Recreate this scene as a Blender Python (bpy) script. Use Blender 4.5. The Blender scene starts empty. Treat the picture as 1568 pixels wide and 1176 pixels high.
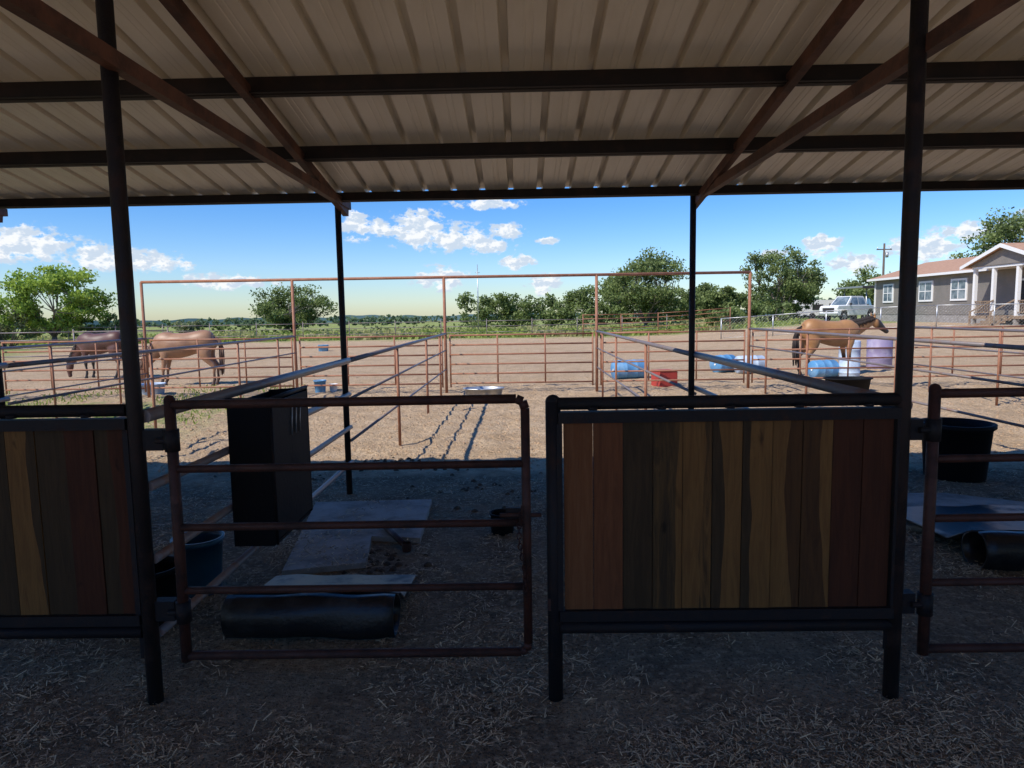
import bpy, bmesh, math, random
import numpy as np
from mathutils import Matrix, Vector, noise
random.seed(7); np.random.seed(7)
D=bpy.data; S=bpy.context.scene
# ---------------------------------------------------------------- camera
cam=D.cameras.new("camera"); co=D.objects.new("camera",cam); S.collection.objects.link(co)
R=Matrix.Rotation(math.radians(0.81),3,'Z')@Matrix.Rotation(math.radians(90-5.9),3,'X')@Matrix.Rotation(math.radians(-0.95),3,'Z')
co.matrix_world=Matrix.Translation((0,0,1.62))@R.to_4x4()
cam.sensor_width=36; cam.lens=36*1045/1568; cam.clip_end=9000; cam.clip_start=0.05
S.camera=co
S.view_settings.view_transform='Standard'; S.view_settings.look='None'; S.view_settings.exposure=0

# ---------------------------------------------------------------- node helpers
class NT:
    def __init__(s,tree): s.t=tree; s.n=tree.nodes; s.l=tree.links
    def new(s,typ,**k):
        nd=s.n.new(typ)
        for a,b in k.items(): setattr(nd,a,b)
        return nd
    def put(s,sock,v):
        if isinstance(v,bpy.types.NodeSocket): s.l.new(v,sock)
        elif v is not None:
            if sock.type=='RGBA' and not isinstance(v,(int,float)) and len(v)==3: v=(*v,1)
            sock.default_value=v
    def math(s,op,a,b=None,c=None,clamp=False):
        nd=s.new('ShaderNodeMath',operation=op); nd.use_clamp=clamp
        s.put(nd.inputs[0],a)
        if b is not None: s.put(nd.inputs[1],b)
        if c is not None: s.put(nd.inputs[2],c)
        return nd.outputs[0]
    def vm(s,op,a,b=None):
        nd=s.new('ShaderNodeVectorMath',operation=op); s.put(nd.inputs[0],a)
        if b is not None: s.put(nd.inputs[1],b)
        return nd.outputs['Value'] if op in('LENGTH','DOT_PRODUCT') else nd.outputs[0]
    def mix(s,f,a,b,blend='MIX'):
        nd=s.new('ShaderNodeMix',data_type='RGBA',blend_type=blend)
        s.put(nd.inputs[0],f); s.put(nd.inputs[6],a); s.put(nd.inputs[7],b); return nd.outputs[2]
    def noise(s,vec,scale,detail=4,rough=.55,dist=0,dim='3D'):
        nd=s.new('ShaderNodeTexNoise',noise_dimensions=dim); s.put(nd.inputs['Vector'],vec)
        nd.inputs['Scale'].default_value=scale; nd.inputs['Detail'].default_value=detail
        nd.inputs['Roughness'].default_value=rough; nd.inputs['Distortion'].default_value=dist
        return nd.outputs[0]
    def mr(s,v,a,b,c=0,d=1,smooth=True):
        nd=s.new('ShaderNodeMapRange',interpolation_type='SMOOTHSTEP' if smooth else 'LINEAR')
        s.put(nd.inputs[0],v)
        for i,x in enumerate((a,b,c,d)): nd.inputs[i+1].default_value=x
        return nd.outputs[0]
def base(name):
    m=D.materials.new(name); m.use_nodes=True; t=NT(m.node_tree)
    b=t.n['Principled BSDF']; tc=t.new('ShaderNodeTexCoord')
    return m,t,b,tc.outputs['Object']
def bump(t,b,h,st=.3,dist=.01):
    nd=t.new('ShaderNodeBump'); nd.inputs['Strength'].default_value=st; nd.inputs['Distance'].default_value=dist
    t.put(nd.inputs['Height'],h); t.l.new(nd.outputs[0],b.inputs['Normal'])
def mat(name,c,rough=.6,metal=0,c2=None,sc=8,lo=.4,hi=.65,bs=0,bsc=60,stretch=(1,1,1),rvar=.0,spec=.5):
    m,t,b,o=base(name)
    v=t.vm('MULTIPLY',o,stretch)
    if c2 is not None:
        f=t.mr(t.noise(v,sc,5,.65),lo,hi); t.put(b.inputs['Base Color'],t.mix(f,c,c2))
        if rvar: t.put(b.inputs['Roughness'],t.math('ADD',t.math('MULTIPLY',f,rvar),rough))
        else: b.inputs['Roughness'].default_value=rough
    else:
        t.put(b.inputs['Base Color'],c); b.inputs['Roughness'].default_value=rough
    b.inputs['Metallic'].default_value=metal
    b.inputs['Specular IOR Level'].default_value=spec
    if bs: bump(t,b,t.noise(v,bsc,3,.6),bs,.01)
    return m

# ---------------------------------------------------------------- builder
class B:
    def __init__(s): s.v=[]; s.f=[]; s.mi=[]; s.sm=[]; s.mats=[]
    def m(s,mt):
        if mt not in s.mats: s.mats.append(mt)
        return s.mats.index(mt)
    def tube(s,p,q,r,mt,r2=None,seg=10,caps=True):
        p=Vector(p);q=Vector(q); r2=r if r2 is None else r2
        d=(q-p).normalized(); a=d.orthogonal().normalized(); b=d.cross(a); n=len(s.v); mi=s.m(mt)
        for c,rr in((p,r),(q,r2)):
            for i in range(seg):
                t=2*math.pi*i/seg; s.v.append(c+a*rr*math.cos(t)+b*rr*math.sin(t))
        for i in range(seg):
            j=(i+1)%seg; s.f.append((n+i,n+j,n+seg+j,n+seg+i)); s.mi.append(mi); s.sm.append(True)
        if caps:
            s.f.append(tuple(n+i for i in reversed(range(seg)))); s.mi.append(mi); s.sm.append(False)
            s.f.append(tuple(n+seg+i for i in range(seg))); s.mi.append(mi); s.sm.append(False)
    def path(s,pts,r,mt,seg=10):
        for a,b in zip(pts[:-1],pts[1:]): s.tube(a,b,r,mt,seg=seg)
    def box(s,c,sz,mt,rot=None,bev=0):
        n=len(s.v); mi=s.m(mt); c=Vector(c); h=[x/2 for x in sz]
        for x in(-1,1):
            for y in(-1,1):
                for z in(-1,1):
                    v=Vector((x*h[0],y*h[1],z*h[2]))
                    if rot is not None: v=rot@v
                    s.v.append(c+v)
        for f in((0,1,3,2),(4,6,7,5),(0,4,5,1),(2,3,7,6),(0,2,6,4),(1,5,7,3)):
            s.f.append(tuple(n+i for i in f)); s.mi.append(mi); s.sm.append(False)
    def beam(s,p,q,w,h,mt):
        p=Vector(p);q=Vector(q); d=q-p; z=d.normalized(); x=Vector((0,0,1)).cross(z)
        if x.length<1e-3: x=Vector((1,0,0))
        x.normalize(); y=z.cross(x)
        rot=Matrix((x,y,z)).transposed(); s.box((p+q)/2,(w,h,d.length),mt,rot)
    def face(s,pts,mt,smooth=False):
        n=len(s.v); s.v+= [Vector(p) for p in pts]; s.f.append(tuple(range(n,n+len(pts)))); s.mi.append(s.m(mt)); s.sm.append(smooth)
    def prism(s,prof,ax,a,b,mt):
        def P(u,v,w): return {'x':(w,u,v),'y':(u,w,v),'z':(u,v,w)}[ax]
        n=len(s.v); k=len(prof); mi=s.m(mt)
        s.v+=[Vector(P(u,v,a)) for u,v in prof]+[Vector(P(u,v,b)) for u,v in prof]
        for i in range(k):
            j=(i+1)%k; s.f.append((n+i,n+j,n+k+j,n+k+i)); s.mi.append(mi); s.sm.append(False)
        s.f.append(tuple(n+i for i in reversed(range(k)))); s.mi.append(mi); s.sm.append(False)
        s.f.append(tuple(n+k+i for i in range(k))); s.mi.append(mi); s.sm.append(False)
    def lathe(s,c,prof,mt,seg=28,axis=None,sx=1,sy=1):
        n=len(s.v); mi=s.m(mt); c=Vector(c); rot=axis or Matrix.Identity(3)
        for r,z in prof:
            for i in range(seg):
                t=2*math.pi*i/seg; s.v.append(c+rot@Vector((r*sx*math.cos(t),r*sy*math.sin(t),z)))
        for k in range(len(prof)-1):
            for i in range(seg):
                j=(i+1)%seg; s.f.append((n+k*seg+i,n+k*seg+j,n+(k+1)*seg+j,n+(k+1)*seg+i)); s.mi.append(mi); s.sm.append(True)
    def obj(s,name,parent=None,fix=True):
        me=D.meshes.new(name); me.from_pydata([tuple(v) for v in s.v],[],s.f)
        for m_ in s.mats: me.materials.append(m_)
        me.polygons.foreach_set('material_index',s.mi); me.polygons.foreach_set('use_smooth',s.sm)
        if fix:
            bm=bmesh.new(); bm.from_mesh(me); bmesh.ops.recalc_face_normals(bm,faces=bm.faces); bm.to_mesh(me); bm.free()
        me.update(); o=D.objects.new(name,me); S.collection.objects.link(o)
        if parent: o.parent=parent
        return o
def empty(name,loc=(0,0,0),rz=0):
    e=D.objects.new(name,None); e.empty_display_size=.2; e.location=loc; e.rotation_euler=(0,0,rz); S.collection.objects.link(e); return e
def quads(name,C,U,V,mats,mi,parent=None):
    n=len(C); P=np.empty((n,4,3)); P[:,0]=C-U-V;P[:,1]=C+U-V;P[:,2]=C+U+V;P[:,3]=C-U+V
    me=D.meshes.new(name); me.vertices.add(4*n); me.vertices.foreach_set('co',P.ravel())
    me.loops.add(4*n); me.loops.foreach_set('vertex_index',np.arange(4*n,dtype=np.int32))
    me.polygons.add(n); me.polygons.foreach_set('loop_start',np.arange(0,4*n,4,dtype=np.int32))
    try: me.polygons.foreach_set('loop_total',np.full(n,4,dtype=np.int32))
    except Exception: pass
    for m_ in mats: me.materials.append(m_)
    me.polygons.foreach_set('material_index',np.asarray(mi,dtype=np.int32))
    me.update(); me.validate(); o=D.objects.new(name,me); S.collection.objects.link(o)
    if parent: o.parent=parent
    return o

# ---------------------------------------------------------------- terrain height
def ss(x): x=min(1,max(0,x)); return x*x*(3-2*x)
def macro(x,y):
    r=math.hypot(x,y); z=-0.008*max(0,r-62)
    z+=0.6*ss((y-20)/14)*ss((x-7)/14)*(1-ss((r-80)/120))
    return z
def hh(x,y):
    z=macro(x,y)
    if -14<x<14 and 0<y<22:
        w=ss((14-abs(x))/3)*ss((22-y)/4)
        n1=noise.noise((x*.9,y*.9,0)); n2=noise.noise((x*3.1,y*3.1,4)); n3=noise.noise((x*7,y*7,9))
        sand=ss((y-6.8)/1.2)
        z+=w*(.015*n1+(.012+.020*sand)*n2+(.006+.026*sand)*n3)
    return z

# ---------------------------------------------------------------- materials
M_black=mat("black_painted_pipe",(.009,.008,.009),.6,.0,(.028,.016,.012),14,.5,.75,.25,120,rvar=.3,spec=.18)
M_post=mat("dark_pipe",(.012,.009,.009),.55,.0,(.032,.016,.012),10,.45,.7,.3,90,rvar=.3,spec=.25)
M_gate=mat("rusty_gate_pipe",(.045,.016,.011),.55,.0,(.020,.010,.008),12,.4,.7,.3,90,rvar=.2,spec=.25)
M_rust=mat("rusty_pipe",(.28,.11,.055),.7,.0,(.36,.17,.10),7,.35,.7,.2,70)
M_rail=mat("weathered_rail",(.20,.17,.165),.42,.15,(.22,.11,.07),9,.5,.7,.2,70)
M_truss=mat("rusty_truss",(.14,.058,.034),.65,.0,(.055,.025,.018),6,.35,.7,.25,50,spec=.3)
M_purlin=mat("dark_purlin",(.011,.007,.006),.65,.0,(.024,.012,.009),5,.45,.7,spec=.2)
M_roof=mat("roof_metal_underside",(.95,.88,.75),.36,.0,(.78,.70,.56),1.1,.35,.8,stretch=(3,.5,1))
M_blackpl=mat("black_plastic",(.006,.006,.007),.65,.0,(.014,.013,.012),6,.55,.8,.15,40,rvar=.2,spec=.15)
M_rubber=mat("rubber_mat",(.009,.009,.010),.36,.0,(.035,.033,.03),5,.5,.75,.3,60,rvar=.35,spec=.4)
M_slab=mat("dusty_stall_mat",(.32,.29,.24),.8,.0,(.16,.135,.10),4,.4,.7,.4,50)
M_galv=mat("galvanised_metal",(.55,.56,.56),.4,.7,(.4,.4,.4),10,.4,.7)
M_white=mat("white_paint",(.78,.77,.74),.5,0,(.62,.6,.56),5,.5,.8)
M_blue=mat("blue_plastic",(.10,.28,.50),.45,0,(.22,.40,.58),4,.4,.8)
M_teal=mat("teal_plastic",(.015,.06,.10),.4,0,(.02,.08,.12),6)
M_pale=mat("pale_blue_plastic",(.5,.60,.72),.5,0,(.35,.42,.52),4)
M_purple=mat("purple_plastic",(.28,.23,.36),.5,0,(.44,.40,.5),4,.4,.8)
M_red=mat("red_plastic",(.45,.05,.035),.5,0,(.34,.04,.03),6)
M_dung=mat("manure",(.05,.034,.02),.95,0,(.10,.07,.04),20,.4,.7,.6,90)
M_clod=mat("dry_clod",(.42,.28,.17),.95,0,(.28,.18,.10),12)

# ---------------------------------------------------------------- ground
def axis(lo,hi,step,far,g=1.22):
    a=list(np.arange(lo,hi+1e-6,step)); s=step
    L=[];x=lo
    while x>-far: s*=g; x-=s; L.append(x)
    s=step; x=a[-1]; Rr=[]
    while x<far: s*=g; x+=s; Rr.append(x)
    return L[::-1]+a+Rr
xs=axis(-10,10,.07,4500); ys=[v for v in axis(2,17,.07,4500) if v>-400]
V=[(x,y,hh(x,y)) for y in ys for x in xs]; nx=len(xs)
F=[(j*nx+i,j*nx+i+1,(j+1)*nx+i+1,(j+1)*nx+i) for j in range(len(ys)-1) for i in range(nx-1)]
me=D.meshes.new("ground"); me.from_pydata(V,[],F); me.polygons.foreach_set('use_smooth',[True]*len(F)); me.update()
g=D.objects.new("ground",me); S.collection.objects.link(g)
m,t,b,o=base("ground_dirt")
sep=t.new('ShaderNodeSeparateXYZ'); t.l.new(o,sep.inputs[0]); X,Y=sep.outputs[0],sep.outputs[1]
nb=t.noise(o,.45,4,.6); nm=t.noise(o,2.2,5,.65); nf=t.noise(o,22,4,.7); nc=t.noise(o,70,2,.7)
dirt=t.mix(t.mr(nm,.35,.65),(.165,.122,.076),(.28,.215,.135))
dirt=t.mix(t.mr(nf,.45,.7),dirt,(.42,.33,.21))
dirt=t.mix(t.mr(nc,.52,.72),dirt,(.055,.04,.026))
sand=t.mix(t.mr(nm,.3,.7),(.53,.37,.22),(.66,.485,.31))
sand=t.mix(t.math('MULTIPLY',t.mr(nf,.47,.66),.8),sand,(.36,.235,.13))
sand=t.mix(t.math('MULTIPLY',t.mr(nb,.48,.68),.35),sand,(.42,.29,.175))
grass=t.mix(t.mr(nb,.35,.65),(.24,.29,.08),(.36,.38,.13))
grass=t.mix(t.math('MULTIPLY',t.mr(nf,.4,.7),.4),grass,(.14,.18,.05))
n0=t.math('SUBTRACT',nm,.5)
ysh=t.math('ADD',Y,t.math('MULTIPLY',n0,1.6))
col=t.mix(t.math('MAXIMUM',t.mr(ysh,6.5,7.3),t.mr(ysh,1.7,.9)),dirt,sand)  # sand also added behind the camera, unseen, to bounce sun into the shed
nbb=t.math('SUBTRACT',nb,.5)
yg=t.math('ADD',Y,t.math('MULTIPLY',nbb,12))
g1=t.mr(yg,43,47)
xl=t.math('SUBTRACT',t.math('MULTIPLY',X,-1),t.math('MULTIPLY',Y,.52))
g2=t.math('MULTIPLY',t.mr(t.math('ADD',xl,t.math('MULTIPLY',nbb,6)),5.5,9),t.mr(Y,19,26))
g3=t.math('MULTIPLY',t.math('MULTIPLY',t.mr(t.math('MULTIPLY',X,-1),4.0,6.5),t.mr(Y,14.5,12)),t.mr(nm,.42,.55))
g3=t.math('MULTIPLY',g3,t.mr(Y,7.6,8.6))
gr=t.math('MAXIMUM',t.math('MAXIMUM',g1,g2),g3)
col=t.mix(gr,col,grass)
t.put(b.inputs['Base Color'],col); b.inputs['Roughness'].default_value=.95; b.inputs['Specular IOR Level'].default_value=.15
hgt=t.math('ADD',t.math('MULTIPLY',t.noise(o,9,5,.7),1),t.math('MULTIPLY',nc,.35))
bump(t,b,hgt,1.0,.08)
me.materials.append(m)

# hills
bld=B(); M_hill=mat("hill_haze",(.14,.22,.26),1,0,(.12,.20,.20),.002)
for (dist,h0,h1,seed) in((2600,6,30,1),(1500,0,10,5)):
    pts=[]
    for i in range(0,241):
        a=math.radians(-60+120*i/240); n=noise.noise((i*.07,seed,0))*.5+.5+.3*noise.noise((i*.3,seed,3))
        pts.append((math.sin(a)*dist,math.cos(a)*dist,-0.008*(dist-62)+h0+h1*n))
    for p,q in zip(pts[:-1],pts[1:]):
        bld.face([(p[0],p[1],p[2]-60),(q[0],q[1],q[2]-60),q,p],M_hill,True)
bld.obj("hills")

# ---------------------------------------------------------------- barn
WX=[-13.95,-10.85,-7.75,-4.68,-1.55,1.55,4.65,7.75,10.85,13.95]
EY=6.08; SL=.168; BK=-1.7  # back roof edge cut short, out of view, to let more light in
def rz(y): return 2.675+SL*(5.95-y)
barn=empty("barn_shed")
bld=B(); P=.243; x0=-15.1; prof=[]
k=0
while x0+k*P<15.1:
    x=x0+k*P
    for dx,dz in((0,0),(.070,0),(.074,.003),(.080,.003),(.084,0),(.108,0),(.112,.003),(.118,.003),(.122,0),(.184,0),(.192,.052),(.228,.052),(.236,0)): prof.append((x+dx,dz))
    k+=1
n=len(bld.v); mi=bld.m(M_roof)
for yy in(EY,BK):
    for x,dz in prof: bld.v.append(Vector((x,yy,rz(yy)+dz)))
q=len(prof)
for i in range(q-1): bld.f.append((n+i,n+i+1,n+q+i+1,n+q+i)); bld.mi.append(mi); bld.sm.append(False)
bld.obj("corrugated_roof",barn,fix=False)
bld=B()
for y in(5.97,5.02,4.07,3.12,2.17,1.22,.27,-.68,-1.6):
    z=rz(y); h=.075 if y>5.5 else .10
    bld.box((0,y,z-h/2-.001),(30.2,.05,h),M_purlin)
    bld.box((0,y-.04,z-h+.006),(30.2,.04,.007),M_purlin)
bld.obj("purlins",barn)
bld=B()
for x in WX:
    bld.beam((x,6.22,rz(6.22)-.085),(x,BK,rz(BK)-.10),.05,.07,M_truss)
    bld.beam((x+.012,6.27,2.605),(x+.012,BK,2.605),.05,.065,M_truss)
    for yy in(.8,): bld.beam((x+.002,yy,2.64),(x+.002,yy-.6,rz(yy-.6)-.12),.04,.04,M_truss)
bld.obj("trusses",barn)
bld=B()
for x in WX:
    bld.tube((x-.025,2.73,-.1),(x-.025,2.73,rz(2.73)-.02),.031,M_post,seg=16)
    bld.tube((x-.035,6.08,-.1),(x-.035,6.08,2.62),.027,M_post,seg=14)
    bld.tube((x-.025,-1.5,-.1),(x-.025,-1.5,rz(-1.5)-.05),.031,M_post,seg=12)
bld.obj("support_posts",barn)

# ---------------------------------------------------------------- stall front panels
def wood(name,c,c2,streak=None):
    m,t,b,o=base(name)
    st=t.vm('MULTIPLY',o,(14,1,1.1)); f=t.noise(st,2.4,6,.7,1.2)
    col=t.mix(t.mr(f,.35,.68),c,c2)
    fine=t.noise(t.vm('MULTIPLY',o,(120,1,2.5)),3,4,.7); col=t.mix(t.math('MULTIPLY',t.mr(fine,.5,.75),.5),col,tuple(x*.45 for x in c))
    kn=t.noise(t.vm('MULTIPLY',o,(9,1,3.2)),1.0,3,.5,.6); col=t.mix(t.math('MULTIPLY',t.mr(kn,.68,.76),.8),col,(.010,.007,.005))
    t.put(b.inputs['Base Color'],col); b.inputs['Roughness'].default_value=.7; b.inputs['Specular IOR Level'].default_value=.10
    bump(t,b,fine,.25,.004); return m
W={
 'rb':wood("board_redbrown",(.115,.044,.017),(.14,.060,.025)),
 'r2':wood("board_red",(.125,.048,.020),(.09,.034,.015)),
 'dk':wood("board_dark",(.032,.021,.011),(.048,.030,.015)),
 'ds':wood("board_dark_streaked",(.032,.022,.012),(.085,.048,.018)),
 'tn':wood("board_tan",(.145,.074,.024),(.105,.052,.018)),
 'td':wood("board_tan_dark",(.13,.066,.022),(.040,.024,.012)),
 'br':wood("board_brown",(.068,.033,.013),(.042,.021,.010)),
 'rd':wood("board_dark_red",(.056,.020,.010),(.038,.015,.008))}
def panel(xa,xb,order,midpost=None):
    e=empty("stall_panel"); bl=B(); n=len(order); w=(xb-xa)/n
    bw=B()
    for i,k in enumerate(order):
        x=xa+w*i; yo=random.uniform(-.003,.003)
        mt=W[k[0]]; mt2=W[k[1]]; s=k[2]
        if s<=0 or s>=1: bw.box((x+w/2,2.735+yo,.785),(w-.003,.022,.83),mt)
        else:
            NS=16; n0=len(bw.v)
            for q in range(NS+1):
                z=.37+.83*q/NS; xs_=x+w*min(.97,max(.04,(s+.38*noise.noise((i*3.3,z*1.7,1))+.08*noise.noise((i*3.3,z*7,1)))))
                for xx in(x+.0015,xs_,x+w-.0015):
                    bw.v.append(Vector((xx,2.724+yo,z)))
            for q in range(NS):
                a=n0+q*3
                for c_,mm in((0,mt),(1,mt2)):
                    bw.f.append((a+c_,a+c_+1,a+c_+4,a+c_+3)); bw.mi.append(bw.m(mm)); bw.sm.append(False)
            bw.box((x+w/2,2.7355+yo,.785),(w-.003,.02,.83),mt)
    bw.obj("boards",e,fix=False)
    L=xa-.02; Rr=xb+.02
    for z in(1.255,.315): bl.tube((L,2.73,z),(Rr,2.73,z),.026,M_black,seg=14)
    for z in(1.20,.372): bl.box(((L+Rr)/2,2.728,z),(Rr-L,.05,.045),M_black)
    for x in (L+.004,Rr-.004): bl.box((x,2.728,.786),(.022,.045,.78),M_black)
    for q in range(5):
        xx=L+(Rr-L)*(.1+.2*q); bl.tube((xx,2.70,1.232),(xx,2.70,1.244),.02,M_black,seg=8)
    if midpost is not None:
        x=midpost; bl.tube((x,2.735,-.1),(x,2.735,1.265),.031,M_black,seg=18)
        bl.lathe((x,2.735,1.265),[(.031,0),(.027,.014),(.016,.024),(.0001,.028)],M_black,18)
        bl.box((x-.005,2.735,.42),(.05,.05,.05),M_gate)
    bl.box((Rr+.0,2.735,.25),(.03,.03,.1),M_black)
    bl.obj("frame",e)
ordR=[('rb','dk',1),('r2','rb',1),('dk','dk',1),('ds','tn',.86),('tn','td',.6),('dk','tn',.42),('dk','tn',.3),('tn','br',.6),('br','tn',.8),('rd','br',1),('rd','rd',1)]
panel(.165,1.49,ordR,.125)
ordL=[('br','dk',1)]*7+[('dk','br',1),('tn','dk',.9),('dk','dk',1),('rd','dk',1),('dk','rd',.6)]
panel(-3.1,-1.625,ordL)
panel(3.27,4.6,ordR,3.225)
# ---------------------------------------------------------------- gates
def gate(xa,xb,name="stall_gate",chain=True):
    e=empty(name); bl=B(); y=2.72; r=.019; c=.035
    bl.tube((xa,y,.19),(xa,y,1.30),.022,M_gate,seg=14); bl.lathe((xa,y,1.30),[(.022,0),(.014,.012),(.0001,.016)],M_gate,12)
    for z in(1.275,1.01,.765,.495): bl.tube((xa,y,z),(xb-(c if z==1.275 else 0),y,z+.004),r if z>1.2 else .016,M_gate,seg=12)
    pts=[(xb-c,y,1.279),(xb-.01,y,1.268),(xb,y,1.24),(xb,y,.255),(xb-.008,y,.228),(xb-.03,y,.215),(xa,y,.212)]
    bl.path(pts,r,M_gate,12)
    bl.obj("frame",e)
    h=B()
    for z in(1.13,.405):
        h.box((xa-.085,2.745,z),(.09,.05,.085),M_black); h.tube((xa,y,z-.045),(xa,y,z+.045),.030,M_black,seg=12)
        h.tube((xa-.06,y-.01,z),(xa+.0,y-.01,z),.012,M_black)
    h.obj("hinges",e)
    if chain:
        ch=B()
        ch.box((xb-.035,2.735,.80),(.10,.02,.055),M_black); ch.tube((xb-.11,2.72,.80),(xb+.06,2.72,.80),.009,M_gate)
        pos=[Vector((xb-.02-.012*math.sin(i*.35),2.693,.83-i*.022)) for i in range(16)]
        for i,p in enumerate(pos):
            ring=[]
            for q in range(9):
                a=2*math.pi*q/8; u=.009*math.cos(a); w_=.015*math.sin(a)
                ring.append(p+(Vector((u,0,w_)) if i%2 else Vector((0,u,w_))))
            ch.path(ring,.0028,M_gate,5)
        ch.obj("latch_chain",e)
gate(-1.425,.012)
gate(1.645,3.08)
gate(-4.5,-3.2)

# ---------------------------------------------------------------- run dividers & corral
def hpipe(bl,x,y0,y1,zs,r,mt):
    for z in zs: bl.tube((x,y0,z),(x,y1,z+random.uniform(-.01,.01)),r,mt,seg=10)
for x in(-10.85,-7.75,-4.65,-1.55,1.55,4.65,7.75,10.85):
    bl=B()
    hpipe(bl,x,2.75,6.08,(1.225,),.028,M_rail); hpipe(bl,x,2.75,6.08,(.93,.62,.30),.020,M_rail)
    hpipe(bl,x,6.08,14.0,(1.225,),.023,M_rail); hpipe(bl,x,6.08,14.0,(.88,.50),.014,M_rail)
    for y in(8.5,11.15,13.0): bl.tube((x,y,-.05),(x,y,1.24),.019,M_rust)
    bl.obj("pipe_fence")
def gpanel(xa,xb,y,top=1.19,mt=M_rust,n=6,name="corral_gate"):
    bl=B(); r=.017
    for i in range(n):
        z=.2+(top-.2)*i/(n-1); bl.tube((xa,y,z),(xb,y,z),r,mt,seg=8)
    for x in(xa,xa+(xb-xa)*.333,xa+(xb-xa)*.667,xb): bl.tube((x,y+.001,.12 if x in(xa,xb) else .2),(x,y+.001,top+.02),r,mt,seg=8)
    bl.obj(name)
for a in range(-5,5):
    xa=-1.55+3.1*a; gpanel(xa+.09,xa+3.02,14.03)
bl=B()
for k in range(-2,3):
    x=-1.55+3.1*k; bl.tube((x,14,-.1),(x,14,2.38),.03,M_rust)
bl.tube((-7.75,14,2.38),(4.66,14,2.37),.03,M_rust)
for x in (-13.95,-10.85,7.75,10.85,13.95): bl.tube((x,14,-.1),(x,14,1.3),.03,M_rust)
bl.obj("corral_frame")
def longfence(p,q,zs,sp,mt,name="paddock_fence",r=.022,h=1.3):
    bl=B(); p=Vector(p);q=Vector(q); L=(q-p).length; n=max(1,int(L/sp)); pr=None
    for i in range(n+1):
        c=p.lerp(q,i/n); z0=macro(c.x,c.y); bl.tube((c.x,c.y,z0-.1),(c.x,c.y,z0+h),r*1.3,mt,seg=6)
        if pr:
            for z in zs: bl.tube((pr[0],pr[1],pr[2]+z),(c.x,c.y,z0+z),r,mt,seg=6)
        pr=(c.x,c.y,z0)
    bl.obj(name)
longfence((-40,20),(-15.2,14.05),(.3,.6,.9,1.2),3,M_rust)
longfence((-34,24),(-13.5,26),(.3,.6,.9,1.2),3,M_rail)
longfence((-30,45),(10,47),(.4,.8,1.15),3,M_rail)
longfence((4,44),(14,46),(.3,.6,.9,1.2,1.45),2.5,M_rust,h=1.5)
longfence((10.9,14.05),(24,17),(.2,.45,.7,.95,1.19),3,M_rail)
# chain link fence
bl=B(); p=Vector((10.5,36,0)); q=Vector((46,30,0)); n=14; prev=None
for i in range(n+1):
    c=p.lerp(q,i/n); z0=macro(c.x,c.y); bl.tube((c.x,c.y,z0),(c.x,c.y,z0+1.1),.03,M_galv,seg=6)
    if prev:
        a=Vector(prev); d=Vector((c.x,c.y,z0)); bl.tube(a+Vector((0,0,1.08)),d+Vector((0,0,1.08)),.02,M_galv,seg=6)
        bl.tube(a+Vector((0,0,.06)),d+Vector((0,0,.06)),.008,M_galv,seg=4)
        Lh=(d-a).length; step=.16
        k=-int(1/step)
        while k*step<Lh:
            for sg in(1,-1):
                u0=k*step
                z_0,z_1=(.06,1.06) if sg>0 else (1.06,.06)
                t0=max(0,-u0); t1=min(1,Lh-u0)
                if t1>t0:
                    A=a.lerp(d,(u0+t0)/Lh)+Vector((0,0,z_0+(z_1-z_0)*t0)); Bq=a.lerp(d,(u0+t1)/Lh)+Vector((0,0,z_0+(z_1-z_0)*t1))
                    bl.tube(A,Bq,.003,M_galv,seg=3,caps=False)
            k+=1
    prev=(c.x,c.y,z0)
bl.obj("chain_link_fence")

# ---------------------------------------------------------------- stall contents
e=empty("hay_feeder"); bl=B(); x0,x1,y0,y1,zb,zt=-1.515,-1.285,3.45,4.05,.43,1.19; w=.012
bl.prism([(x0,zb),(x1-.02,zb),(x1,zb+.02),(x1,zt),(x1-.03,zt+.012),(x0,zt)],'y',y0,y0+w,M_blackpl)
bl.prism([(x0,zb),(x1-.02,zb),(x1,zb+.02),(x1,zt),(x1-.03,zt+.012),(x0,zt)],'y',y1-w,y1,M_blackpl)
bl.box(((x0+x1)/2,(y0+y1)/2,zb+.01),(x1-x0-.02,y1-y0-2*w-.002,.016),M_blackpl)
bl.box((x1-w/2-.001,(y0+y1)/2,(zb+zt)/2+.012),(w,y1-y0-2*w-.002,zt-zb-.04),M_blackpl)
bl.box((x0+w/2+.001,(y0+y1)/2,(zb+zt)/2+.012),(w,y1-y0-2*w-.002,zt-zb-.04),M_blackpl)
bl.tube((x1-.01,y0-.006,zt+.012),(x1-.01,y1,zt+.012),.012,M_black); bl.tube((x0,y0-.006,zt+.012),(x1,y0-.006,zt+.012),.012,M_black)
bl.tube((x1+.0,y0-.004,zb+.01),(x1+.0,y0-.004,zt),.008,M_black)
for i in range(3): bl.tube((x1+.004,y0+.28+.07*i,zt-.22),(x1+.004,y0+.31+.07*i,zt-.05),.003,M_galv,seg=5)
bl.obj("feeder_box",e)
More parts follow.
